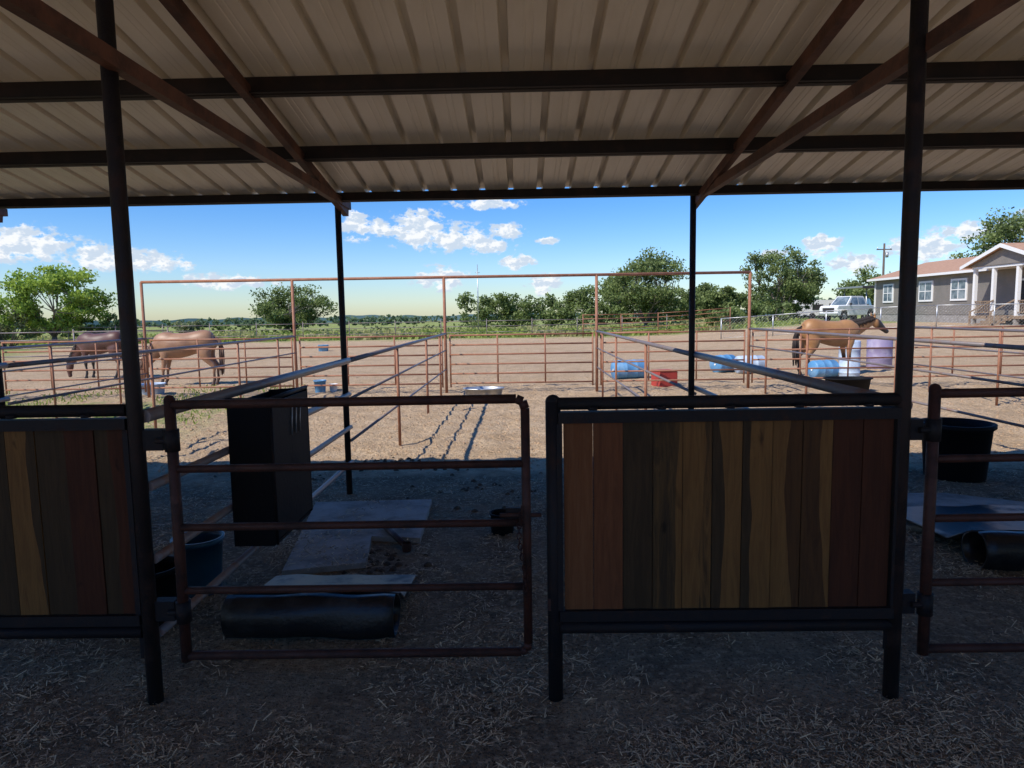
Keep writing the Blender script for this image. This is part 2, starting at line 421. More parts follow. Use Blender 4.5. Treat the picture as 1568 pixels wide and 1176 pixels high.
def roll(xa,xb,yc,yb,r,name="rolled_rubber_mat"):
    bl=B(); n=22; prof=[]
    for i in range(n):
        a=math.radians(70)-math.radians(330)*i/(n-1); rr=r*(1-.05*math.sin(i*.9))
        prof.append((yc+rr*math.cos(a),r+rr*math.sin(a)-.01))
    out=[(yb,.045),(yc+r*2.2,.09),(yc+r*1.2,.16)]+prof
    K=14; base_=len(bl.v); mi=bl.m(M_rubber)
    for k in range(K+1):
        x=xa+(xb-xa)*k/K
        for j,(yy,zz) in enumerate(out):
            wv=.016*noise.noise((x*4,j*.3,yc)); bl.v.append(Vector((x,yy+wv,zz+wv)))
    q=len(out)
    for k in range(K):
        for j in range(q-1):
            a=base_+k*q+j; bl.f.append((a,a+1,a+q+1,a+q)); bl.mi.append(mi); bl.sm.append(True)
    o=bl.obj(name); md=o.modifiers.new("solid",'SOLIDIFY'); md.thickness=.014; md.offset=0
    return o
roll(-1.52,-.66,3.36,4.02,.105)
roll(2.80,3.9,4.15,5.3,.12)
def slab(pts,h,mt,name):
    bl=B(); n=len(pts); 
    bl.face([(x,y,h) for x,y in pts],mt)
    for i in range(n):
        a=pts[i];c=pts[(i+1)%n]; bl.face([(a[0],a[1],-.03),(c[0],c[1],-.03),(c[0],c[1],h),(a[0],a[1],h)],mt)
    return bl.obj(name)
slab([(-1.52,4.12),(-1.02,4.25),(-1.1,4.78),(-.74,4.72),(-.79,5.74),(-1.78,5.70)],.038,M_slab,"stall_mat")
slab([(1.75,5.15),(2.9,4.85),(4.2,5.35),(3.6,5.75),(2.2,5.8)],.035,M_slab,"stall_mat")
def bucket(x,y,r,h,mt,name,taper=.8,handle=True,z0=None,sx=1,sy=1,tilt=None):
    z0=hh(x,y)-.005 if z0 is None else z0
    bl=B(); pr=[(.001,.0),(r*taper,0),(r*(taper+.03),.01),(r*.97,h*.9),(r,h*.9),(r*1.06,h*.93),(r*1.06,h),(r*.96,h),(r*.93,h*.9),(r*taper*.95,.03),(.001,.03)]
    bl.lathe((x,y,z0),pr,mt,30,axis=tilt,sx=sx,sy=sy)
    if handle:
        pts=[(x+math.cos(a)*r*1.05,y-r*.25*math.sin(a),z0+h-.02-.3*r*math.sin(a)) for a in [math.pi*i/10 for i in range(11)]]
        bl.path(pts,.004,M_galv,5)
    return bl.obj(name)
bucket(-1.93,3.9,.14,.34,M_teal,"feed_bucket"); bucket(-2.0,3.5,.15,.31,M_blackpl,"feed_bucket")
bucket(4.12,6.45,.30,.53,M_blackpl,"muck_tub",.82,False)
bucket(3.72,6.75,.10,.27,M_pale,"feed_bucket")
bucket(-.73,13.0,.36,.22,M_galv,"water_trough",.85,False,sx=1.05,sy=.7)
bucket(6.35,13.3,.42,.28,M_blackpl,"water_trough",.85,False,sx=1.05,sy=.7)
bucket(-4.35,14.6,.13,.28,M_blue,"feed_bucket"); bucket(-4.12,14.8,.09,.18,M_white,"feed_bucket")
bucket(-8.0,14.6,.26,.25,M_pale,"water_tub",.85,False)
bucket(-9.3,32,.25,.3,M_blue,"water_tub",.85,False)
bucket(-.16,4.95,.09,.16,M_blackpl,"feed_pan",.9)
def barrel(x,y,mt,name="plastic_barrel",lying=False,rz_=0,r=.27,h=.80):
    bl=B(); pr=[(.001,0),(r*.9,0),(r*.97,.02),(r,.05),(r,h*.3),(r*1.035,h*.32),(r*1.035,h*.345),(r,h*.365),(r,h*.64),(r*1.035,h*.66),(r*1.035,h*.685),(r,h*.70),(r,h*.95),(r*.95,h*.985),(r*.88,h),(r*.86,h*.985),(.001,h*.985)]
    if lying:
        rot=Matrix.Rotation(rz_,3,'Z')@Matrix.Rotation(math.radians(90),3,'Y'); d=rot@Vector((0,0,h/2))
        bl.lathe(Vector((x,y,r-.01))-d,pr,mt,28,axis=rot)
        bl.lathe(Vector((x,y,r-.01))-d*1.006,[(.001,0),(.03,0),(.03,-.012)],M_white,12,axis=rot)
    else: bl.lathe((x,y,-.01),pr,mt,28)
    return bl.obj(name)
barrel(2.62,16.6,M_blue,lying=True,rz_=.25,r=.23); barrel(5.85,17.5,M_pale,lying=True,rz_=.1,r=.23,h=.7)
barrel(5.3,17.9,M_blue,lying=True,rz_=.5,r=.23,h=.6)
barrel(7.1,16.1,M_blue,lying=True,rz_=.25,r=.21,h=.6); barrel(7.62,15.9,M_pale,h=.42,r=.22)
barrel(9.55,18.3,M_purple,r=.31,h=.85); barrel(8.95,18.7,M_pale,r=.27,h=.75)
bl=B(); rt=Matrix.Rotation(.3,3,'Z')
for i in range(4):
    c_=Vector((3.1,14.8,0)); off=rt@Vector(((.2,0,.16),(-.2,0,.16),(0,.2,.16),(0,-.2,.16))[i]); bl.box(c_+off,(.015,.40,.32) if i<2 else (.384,.015,.32),M_red,rt)
bl.box((3.1,14.8,.01),(.38,.38,.015),M_red,rt); bl.box((3.1,14.8,.335),(.43,.43,.018),M_red,rt)
bl.obj("red_crate")
bl=B(); bl.tube((-1.05,4.95,.07),(-.80,4.5,.05),.022,M_gate,seg=10); bl.lathe((-.8,4.5,.05),[(.03,-.03),(.035,0),(.03,.03)],M_gate,10); bl.obj("rusty_pipe_scrap")

def lump(bl,x,y,s,mt,rng):
    n0=len(bl.v); z=hh(x,y); segs=6; a0=rng.random()*6
    bl.v.append(Vector((x,y,z+s*.75)))
    for k,(rr,zz) in enumerate(((.7,.5),(1,.0))):
        for i in range(segs):
            a=a0+6.283*i/segs; q=s*rr*(.75+.5*rng.random()); bl.v.append(Vector((x+q*math.cos(a),y+q*math.sin(a),z+s*zz-.004)))
    mi=bl.m(mt)
    for i in range(segs):
        j=(i+1)%segs; bl.f.append((n0,n0+1+i,n0+1+j)); bl.f.append((n0+1+i,n0+1+segs+i,n0+1+segs+j,n0+1+j)); bl.mi+=[mi,mi]; bl.sm+=[True,True]
rng=random.Random(3)
for cx,cy,n,sp in((-1.35,7.4,60,.3),(-.9,7.15,40,.22),(-2.5,7.0,40,.35),(-1.0,4.35,36,.2),(.5,6.6,30,.4),(-.3,5.9,30,.5),(2.6,6.6,40,.6)):
    bl=B()
    for i in range(n): lump(bl,cx+rng.gauss(0,sp),cy+rng.gauss(0,sp*.6),rng.uniform(.012,.035),M_dung,rng)
    bl.obj("manure_pile",fix=False)
bl=B()
for i in range(5000):
    y=7.0+abs(rng.gauss(0,5)); x=rng.uniform(-1,1)*(y*.85)
    if y<20: lump(bl,x,y,rng.uniform(.008,.026),M_clod,rng)
bl.obj("dirt_clods",fix=False)

# loose hay on the floor
Ms=[mat("straw_pale",(.60,.48,.29),.7),mat("straw_grey",(.40,.31,.19),.8),mat("straw_dark",(.17,.125,.075),.9)]
C=[];U=[];Vv=[];mi=[]
rng=random.Random(11); cnt=0
while cnt<70000:
    y=2.1+6.0*rng.random()**1.3; x=rng.uniform(-1,1)*(y*.85+.3)
    dn=noise.noise((x*1.1,y*1.1,7))*.75+noise.noise((x*3.5,y*3.5,2))*.7+noise.noise((x*9,y*9,5))*.5+.36
    if x<-.4 and x>-1.3 and y<3.2: dn-=.35
    if -1.7<x<-.75 and 4.1<y<5.75: dn-=.35
    if y>6.6: dn-=(y-6.6)*.4
    if rng.random()>dn: continue
    a=rng.uniform(0,math.pi); L=rng.uniform(.003,.016) if rng.random()<.85 else rng.uniform(.014,.034)
    w=rng.uniform(.0010,.0022)*(1+ (y-2)*.15)
    tl=rng.gauss(0,.25); z=hh(x,y)+.003+abs(rng.gauss(0,.006))+abs(math.sin(tl))*L*.6
    if -1.7<x<-.75 and 4.1<y<5.75: z+=.035
    C.append((x,y,z)); U.append((L*math.cos(a)*math.cos(tl),L*math.sin(a)*math.cos(tl),L*math.sin(tl)))
    r=rng.uniform(-.6,.6); Vv.append((-w*math.sin(a)*math.cos(r),w*math.cos(a)*math.cos(r),w*math.sin(r)))
    mi.append(0 if rng.random()<.30 else (1 if rng.random()<.6 else 2)); cnt+=1
quads("hay",np.array(C),np.array(U),np.array(Vv),Ms,mi)

# ---------------------------------------------------------------- vegetation
def leafmat(name,c,tr=.4):
    m=D.materials.new(name); m.use_nodes=True; t=NT(m.node_tree); t.n.clear()
    out=t.new('ShaderNodeOutputMaterial'); d=t.new('ShaderNodeBsdfDiffuse'); tl=t.new('ShaderNodeBsdfTranslucent'); mx=t.new('ShaderNodeMixShader')
    tc=t.new('ShaderNodeTexCoord'); nn=t.noise(tc.outputs['Object'],1.3,2,.6)
    col=t.mix(t.mr(nn,.35,.7),c,tuple(x*.65 for x in c))
    t.put(d.inputs[0],col); t.put(tl.inputs[0],t.mix(.5,col,(c[0]*1.2,c[1]*1.3,c[2]*.6)))
    mx.inputs[0].default_value=tr; t.l.new(d.outputs[0],mx.inputs[1]); t.l.new(tl.outputs[0],mx.inputs[2]); t.l.new(mx.outputs[0],out.inputs[0]); return m
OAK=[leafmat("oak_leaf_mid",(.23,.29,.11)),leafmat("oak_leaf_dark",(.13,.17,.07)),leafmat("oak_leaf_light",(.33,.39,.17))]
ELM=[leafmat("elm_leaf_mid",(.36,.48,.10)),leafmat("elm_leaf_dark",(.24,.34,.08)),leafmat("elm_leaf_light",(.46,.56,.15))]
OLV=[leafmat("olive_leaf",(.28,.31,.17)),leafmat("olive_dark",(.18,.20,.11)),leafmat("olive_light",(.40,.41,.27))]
M_bark=mat("bark",(.17,.145,.12),.9,0,(.10,.08,.065),6,.4,.7,.5,30)
def leaves(cl,n,ls,rs):
    cl=np.array(cl); w=cl[:,3]**2; idx=rs.choice(len(cl),n,p=w/w.sum())
    d=rs.normal(size=(n,3)); d/=np.linalg.norm(d,axis=1)[:,None]
    r=cl[idx,3]*(rs.random(n)**.6)*rs.uniform(.8,1.25,n)
    C=cl[idx,:3]+d*r[:,None]*np.array([1,1,.7])
    a=rs.normal(size=(n,3)); a/=np.linalg.norm(a,axis=1)[:,None]
    b_=np.cross(a,rs.normal(size=(n,3))); b_/=np.linalg.norm(b_,axis=1)[:,None]
    s=ls*rs.uniform(.5,1.2,n)
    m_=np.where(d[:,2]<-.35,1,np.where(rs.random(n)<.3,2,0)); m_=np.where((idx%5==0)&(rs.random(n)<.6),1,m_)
    return C,a*s[:,None],b_*(s*.6)[:,None],m_
def tree(name,x,y,h,w,cb=.25,n=9000,ls=.12,mats=OAK,seed=1,gap=.0,dx=0,ncl=46,trunk=.2,cr=.17):
    rs=np.random.RandomState(seed); z0=macro(x,y); e=empty(name,(x,y,z0)); bl=B()
    cz=h*(cb+1)/2; rh=h*(1-cb)/2; cl=[]
    tries=0
    while len(cl)<ncl and tries<4000:
        tries+=1
        d=rs.normal(size=3); d/=np.linalg.norm(d); q=rs.uniform(.3,1.0)**.6
        p=np.array([d[0]*w/2*q*.88+dx*(d[2]>0),d[1]*w/2*q*.8,cz+d[2]*rh*q*.88])
        if noise.noise((p[0]*.45+seed,p[1]*.45,p[2]*.45))<-.15+gap: continue
        if p[2]<h*cb*.8: continue
        cl.append((p[0],p[1],p[2],w*cr*rs.uniform(.5,1.2)))
    fork=Vector((rs.uniform(-.1,.1)*w*.2,0,h*cb*.9)); bl.tube((0,0,-.2),fork,trunk,M_bark,trunk*.75,seg=9)
    mains=[]
    for k in range(6):
        a=6.283*k/6+rs.uniform(-.4,.4); q=Vector((math.cos(a)*w*.24,math.sin(a)*w*.24,h*(cb+rs.uniform(.22,.42))))
        mid=fork.lerp(q,.5)+Vector((0,0,.05*h)); bl.tube(fork,mid,trunk*.5,M_bark,trunk*.36,seg=7); bl.tube(mid,q,trunk*.36,M_bark,trunk*.22,seg=7); mains.append(q)
    for c in cl:
        c_=Vector(c[:3]); q=min(mains,key=lambda v:(v-c_).length); mid=q.lerp(c_,.5)+Vector((rs.uniform(-.1,.1),rs.uniform(-.1,.1),rs.uniform(-.1,.1)))*w*.1
        bl.tube(q,mid,trunk*.18,M_bark,trunk*.11,seg=5); bl.tube(mid,c_,trunk*.11,M_bark,trunk*.03,seg=5)
    bl.obj("trunk",e)
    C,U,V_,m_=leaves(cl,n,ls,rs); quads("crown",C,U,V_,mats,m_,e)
tree("elm_tree",-31,45,5.5,7.4,.12,11000,.085,ELM,3,gap=-.02,ncl=90,cr=.10)
tree("oak_tree",-23.6,70,5.0,9.6,.05,11000,.10,OAK,5,ncl=80,cr=.11)
tree("oak_tree",10.8,60,6.9,9.4,.06,17000,.09,OAK,8,ncl=120,cr=.10)
tree("oak_tree",18.9,68,4.2,5.5,.05,6000,.11,OAK,9,cr=.14)
tree("oak_tree",22.9,60,6.8,8.6,.1,13000,.085,OAK,12,gap=.08,ncl=100,cr=.095)
tree("oak_tree",43,85,6.2,8,.1,5000,.15,OAK,14)
tree("oak_tree",42.5,60,9.4,11.5,.2,13000,.11,OAK,15,ncl=100,cr=.10)
tree("oak_tree",36,92,5.6,8,.1,4000,.16,OAK,16)
def bush(name,x,y,w,h,n,mats,seed,ls=.08):
    rs=np.random.RandomState(seed); e=empty(name,(x,y,macro(x,y))); bl=B(); cl=[]
    for i in range(20):
        p=Vector((rs.uniform(-.45,.45)*w,rs.uniform(-.3,.3)*w,rs.uniform(.15,.8)*h)); cl.append((*p,w*.14*rs.uniform(.6,1.2))); bl.tube((p.x*.2,p.y*.2,-.1),p,.03,M_bark,.01,seg=5)
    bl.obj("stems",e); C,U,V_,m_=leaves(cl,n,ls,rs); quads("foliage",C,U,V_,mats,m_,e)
bush("bush",-33.5,44,4.5,3.6,4000,OLV,21); bush("bush",-28.6,47,3.2,2.3,2500,OAK,22); bush("bush",-36,42,5,2.8,3500,OLV,23); bush("bush",-26,52,2.5,1.6,1500,OLV,24)
bush("bush",15,50,3,1.8,2000,OAK,25); bush("bush",19,52,3,1.7,2000,OAK,26); bush("bush",23.5,60,3,1.6,1600,OAK,27)
def line(name,specs,n,ls,mats,seed):
    rs=np.random.RandomState(seed); cl=[]
    for (xa,ya,xb,yb,h,sp) in specs:
        L=math.hypot(xb-xa,yb-ya); k=int(L/sp)
        for i in range(k+1):
            f=i/max(1,k)+rs.uniform(-.5,.5)/max(1,k); x=xa+(xb-xa)*f; y=ya+(yb-ya)*f; z0=macro(x,y)
            H=h*(.6+.55*(noise.noise((x*.16,seed,0))*.5+.5)+.12*noise.noise((x*.7,seed,5)))
            for q in range(7):
                r=h*rs.uniform(.12,.24)
                cl.append((x+rs.uniform(-.8,.8)*sp,y+rs.uniform(-1.5,1.5)*sp,z0+r*.3+(H-1.1*r)*(q/6.)**.9,r))
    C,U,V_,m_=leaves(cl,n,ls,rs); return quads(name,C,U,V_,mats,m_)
line("tree_line",[(-7,98,12,92,5.6,1.2),(12,92,30,85,5.0,1.2)],30000,.15,OAK,31)
FAR=[leafmat("far_leaf",(.19,.26,.16)),leafmat("far_leaf_dark",(.13,.19,.14)),leafmat("far_leaf_light",(.26,.32,.2))]
line("distant_tree_line",[(-70,170,-30,190,2.8,3),(-60,260,40,280,3.4,4),(-190,230,-60,300,4.2,5),(30,150,90,140,5,3),(-260,420,100,450,4.5,7)],26000,.45,FAR,33)
line("distant_scrub",[(-52,52,-38,60,2.2,1.2),(-40,80,-28,84,1.3,1.4),(-18,78,-2,84,.7,1.2)],9000,.12,OAK,35)
GR=[leafmat("weed_mid",(.36,.42,.12)),leafmat("weed_dark",(.26,.32,.09)),leafmat("weed_dry",(.48,.45,.22))]
rs=np.random.RandomState(5); N=24000
yy=46+rs.random(N)*26; xx=rs.uniform(-.82,.42,N)*yy
nn=np.array([noise.noise((a*.25,b_*.25,0)) for a,b_ in zip(xx,yy)]); keep=~((xx>25)&(yy<54)); xx=xx[keep];yy=yy[keep];nn=nn[keep]; N=len(xx)
hgt_=rs.uniform(.05,.15,N)*(1+nn*1.2); zz=np.array([macro(a,b_) for a,b_ in zip(xx,yy)])
C=np.stack([xx,yy,zz+hgt_*.9],1); a=rs.uniform(0,6.28,N); U=np.stack([np.cos(a)*.09,np.sin(a)*.09,0*a],1); V_=np.stack([rs.normal(0,.06,N),rs.normal(0,.06,N),hgt_],1)
quads("pasture_grass",C,U,V_,GR,np.where(nn>.2,2,np.where(rs.random(N)<.3,1,0)))
N=5000; xx=rs.uniform(-14,-5,N); yy=rs.uniform(8.5,16,N); nn=np.array([noise.noise((a*.8,b_*.8,3)) for a,b_ in zip(xx,yy)]); k=nn>.02; xx=xx[k];yy=yy[k];N=len(xx)
h_=rs.uniform(.01,.04,N); C=np.stack([xx,yy,h_],1); a=rs.uniform(0,6.28,N); quads("grass_patch",C,np.stack([np.cos(a)*.01,np.sin(a)*.01,0*a],1),np.stack([rs.normal(0,.015,N),rs.normal(0,.015,N),h_],1),GR,rs.randint(0,2,N))

# ---------------------------------------------------------------- poles
bl=B(); bl.tube((-3.7,60,-.2),(-3.7,60,5.9),.06,M_galv,.03); bl.tube((-3.9,60,5.2),(-3.5,60,5.2),.02,M_galv); bl.obj("antenna_pole")
M_pole=mat("wood_pole",(.12,.09,.07),.9)
bl=B(); bl.tube((36.6,70,0),(36.6,70,8.0),.13,M_pole,.09); bl.box((36.6,70,7.4),(1.5,.1,.1),M_pole); bl.tube((36.9,70,6.6),(36.9,70,7.1),.14,M_galv)
for q in(-.65,0,.65): bl.tube((36.6+q,70,7.45),(36.6+q,70,7.65),.04,M_white,seg=6)
bl.obj("utility_pole")

# ---------------------------------------------------------------- house
mm,t,b,o=base("siding_lap"); sp=t.new('ShaderNodeSeparateXYZ'); t.l.new(o,sp.inputs[0])
fr=t.math('FRACT',t.math('MULTIPLY',sp.outputs[2],6)); t.put(b.inputs['Base Color'],t.mix(t.mr(t.noise(o,1.5,4),.3,.7),(.24,.215,.195),(.20,.185,.165))); b.inputs['Roughness'].default_value=.7; bump(t,b,fr,.6,.03); M_side=mm
M_shing=mat("roof_shingles",(.46,.27,.17),.9,0,(.37,.21,.135),5,.4,.7,.4,20)
M_skirt=mat("house_skirt",(.30,.28,.26),.9,0,(.24,.22,.2),3)
M_glass=mat("window_glass",(.10,.14,.17),.08,0,(.28,.33,.36),1.2,.4,.6,spec=.9)
M_trim=mat("white_trim",(.8,.79,.77),.5)
M_wood=mat("deck_wood",(.30,.21,.13),.8,0,(.22,.15,.1),5)
M_dark=mat("flat_dark",(.03,.028,.028),.8)  # plain near-black shared by door, carport fascia, trailer window and wheels, truck trim
Hs=empty("manufactured_house"); zb=.45; XW=26.7; bl=B()
bl.box((30.6,40,(zb+1.1)/2+.2),(7.74,24,.9),M_skirt)
bl.box((30.6,40,(1.1+3.62)/2),(7.8,24.1,2.52),M_side); bl.obj("walls",Hs)
bl=B()
ex=26.25; zr=4.82; ze=3.60
bl.prism([(ex,ze),(ex,ze+.10),(30.6,zr+.1),(34.95,ze+.1),(34.95,ze),(30.6,zr)],'y',27.6,52.5,M_shing)
bl.obj("roof",Hs); bl=B()
bl.box((ex-.012,40.05,ze+.045),(.02,24.9,.15),M_trim); bl.prism([(26.71,3.62),(30.6,4.72),(34.49,3.62)],'y',51.9,52.04,M_side)
for cy in(50.2,45.6,42.2,31,28.8):
    w=1.3 if cy!=50.2 else 1.1
    bl.box((XW-.03,cy,2.62),(.08,w+.24,1.34),M_trim); bl.box((XW-.062,cy,2.62),(.03,w,1.1),M_glass); bl.box((XW-.08,cy,2.62),(.02,.05,1.1),M_trim); bl.box((XW-.082,cy,2.62),(.02,w,.05),M_trim)
for cx in(28.5,31.5): bl.box((cx,52.08,2.5),(1.2,.06,1.2),M_trim)
for cy in(27.97,52.03): bl.box((26.69,cy,2.36),(.14,.1,2.5),M_trim)
bl.box((XW-.03,36.6,2.05),(.07,1.15,1.95),M_trim); bl.box((XW-.06,36.6,2.02),(.04,.92,1.8),M_dark)
bl.obj("windows_and_door",Hs)
bl=B()
bl.box((25.85,35.9,1.0),(1.65,5.2,.16),M_wood); 
for cy in(38.4,36.9,35.1,33.4):
    bl.box((25.15,cy,2.36),(.17,.17,2.56),M_trim); bl.box((25.15,cy,.7),(.2,.2,.5),M_skirt)
bl.box((25.15,35.9,3.66),(.22,5.3,.12),M_trim)
bl.prism([(33.0,3.74),(35.9,4.62),(38.8,3.74)],'x',24.98,25.1,M_side)
for sg in(-1,1):
    ya=35.9; yb=35.9+sg*3.15
    bl.prism([(ya,4.68),(yb,3.70),(yb,3.80),(ya,4.80)],'x',24.7,29.5,M_shing)
    bl.prism([(ya,4.60),(yb,3.62),(yb,3.795),(ya,4.795)],'x',24.66,24.7,M_trim)
for z in(1.25,1.85): 
    bl.box((25.12,37.65,z),(.05,1.3,.05),M_wood); bl.box((25.12,34.25,z),(.05,1.5,.05),M_wood)
for k in range(9): bl.box((25.12,37.08+k*.14,1.55),(.03,.03,.6),M_wood)
for k in range(10): bl.box((25.12,33.6+k*.14,1.55),(.03,.03,.6),M_wood)
for k in range(4): bl.box((24.85-.28*k,36.0,.95-.13*k-.05),(.3,1.5,.12),M_wood)
for cy in(35.2,36.8):
    bl.beam((25.1,cy,1.9),(23.9,cy,1.3),.06,.06,M_wood); bl.box((23.9,cy,.95),(.08,.08,.8),M_wood)
bl.obj("porch",Hs)
bl=B()
for cx in(30,33,37): 
    for cy in(60,64): bl.tube((cx,cy,0),(cx,cy,3.35),.06,M_galv,seg=8)
bl.box((33.5,62,3.42),(8.2,5,.14),M_galv); bl.box((33.5,59.46,3.36),(8.2,.05,.22),M_dark); bl.obj("carport")
e=empty("utility_trailer"); bl=B(); bl.prism([(26.5,.95),(30.2,.95),(30.2,2.3),(29.9,2.42),(26.8,2.42),(26.5,2.25)],'y',66,68,M_white)
bl.box((28.4,65.98,1.75),(1.0,.03,.5),M_dark)
for cx in(27.9,28.8): bl.tube((cx,65.9,.9),(cx,66.1,.9),.3,M_dark,seg=14)
bl.obj("trailer_body",e)

# ---------------------------------------------------------------- pickup trucks
def pickup(x,y,rz_,name="pickup_truck",pc=(.80,.81,.83)):
    e=empty(name,(x,y,macro(x,y)),rz_); paint=mat("truck_paint",pc,.35,0,tuple(q*.93 for q in pc),2); tyre=mat("tyre",(.02,.02,.02),.8); chrome=mat("chrome",(.6,.6,.6),.2,.9); lamp=mat("tail_lamp",(.4,.02,.02),.3)
    bl=B(); w=.9
    def arch(cx): return [(cx+.47*math.cos(a),.42+.47*math.sin(a)) for a in [math.pi*(i/8) for i in range(9)]]
    prof=[(-2.55,.62),(-2.55,1.05),(-2.42,1.12),(-1.3,1.16),(.75,1.17),(2.45,1.15),(2.6,1.08),(2.62,.5)]
    lower=[(2.62,.42)]+arch(1.72)+arch(-1.72)+[(-2.55,.42)]
    bl.prism(prof+lower,'y',-w,w,paint)
    o=bl.obj("body",e); md=o.modifiers.new("b",'BEVEL'); md.width=.04; md.segments=2; md.limit_method='ANGLE'
    bl=B()
    A=[(-1.2,-.86,1.15),(-.95,-.72,1.78),(-.8,-.7,1.84),(.62,-.7,1.84),(1.4,-.84,1.15)]
    Bb=[(a,-b_,c) for a,b_,c in A]
    bl.face(A,paint); bl.face(Bb,paint)
    for i in range(4): bl.face([A[i],A[i+1],Bb[i+1],Bb[i]],paint)
    bl.obj("cab",e)
    bl=B()
    for sg in(-1,1):
        f=lambda x_,z_: (x_,sg*(.875-(z_-1.15)/.69*.165),z_)
        bl.face([f(-1.05,1.24),f(-.86,1.72),f(-.15,1.74),f(-.15,1.22)],M_glass); bl.face([f(-.06,1.22),f(-.06,1.74),f(.58,1.74),f(1.05,1.22)],M_glass)
    bl.face([(1.375,-.74,1.2),(.68,-.62,1.80),(.68,.62,1.80),(1.375,.74,1.2)],M_glass); bl.face([(-1.2,-.7,1.24),(-.98,-.6,1.74),(-.98,.6,1.74),(-1.2,.7,1.24)],M_glass)
    bl.box((2.64,0,.85),(.04,1.1,.28),M_dark); bl.box((2.66,0,.52),(.1,1.8,.16),chrome); bl.box((-2.62,0,.55),(.1,1.75,.16),chrome)
    for sg in(-1,1):
        bl.box((2.635,sg*.74,.88),(.05,.26,.24),M_white); bl.box((-2.57,sg*.84,.9),(.05,.1,.3),lamp); bl.box((1.1,sg*1.0,1.25),(.1,.18,.16),M_dark)
    bl.obj("trim",e); bl=B()
    for cx in(1.72,-1.72):
        for sg in(-1,1):
            bl.tube((cx,sg*.68,.37),(cx,sg*.92,.37),.37,tyre,seg=22); bl.tube((cx,sg*.90,.37),(cx,sg*.93,.37),.2,chrome,seg=14)
    bl.obj("wheels",e); e.scale=(.9,.9,1.05)
pickup(25.9,54.5,math.radians(180+28))
pickup(30.3,61.8,math.radians(180+50),pc=(.05,.055,.07))

# ---------------------------------------------------------------- horses
def loft(bl,secs,mt,seg=18,sub=4):
    P=[]; n=len(secs)
    for i in range(n-1):
        p0=secs[max(0,i-1)];p1=secs[i];p2=secs[i+1];p3=secs[min(n-1,i+2)]
        for k in range(sub):
            t=k/sub; P.append(tuple(.5*((2*b)+(-a+c)*t+(2*a-5*b+4*c-d)*t*t+(-a+3*b-3*c+d)*t**3) for a,b,c,d in zip(p0,p1,p2,p3)))
    P.append(secs[-1]); n0=len(bl.v); mi=bl.m(mt)
    for i,s in enumerate(P):
        a=Vector(P[max(0,i-1)][:3]); c=Vector(P[min(len(P)-1,i+1)][:3]); d=(c-a); d.y=0; d.normalize(); u=Vector((-d.z,0,d.x))
        for k in range(seg):
            t=2*math.pi*k/seg; bl.v.append(Vector(s[:3])+u*s[3]*math.sin(t)+Vector((0,s[4]*math.cos(t),0)))
    for i in range(len(P)-1):
        for k in range(seg):
            j=(k+1)%seg; bl.f.append((n0+i*seg+k,n0+i*seg+j,n0+(i+1)*seg+j,n0+(i+1)*seg+k)); bl.mi.append(mi); bl.sm.append(True)
    bl.f.append(tuple(n0+k for k in reversed(range(seg)))); bl.f.append(tuple(n0+(len(P)-1)*seg+k for k in range(seg))); bl.mi+=[mi,mi]; bl.sm+=[True,True]
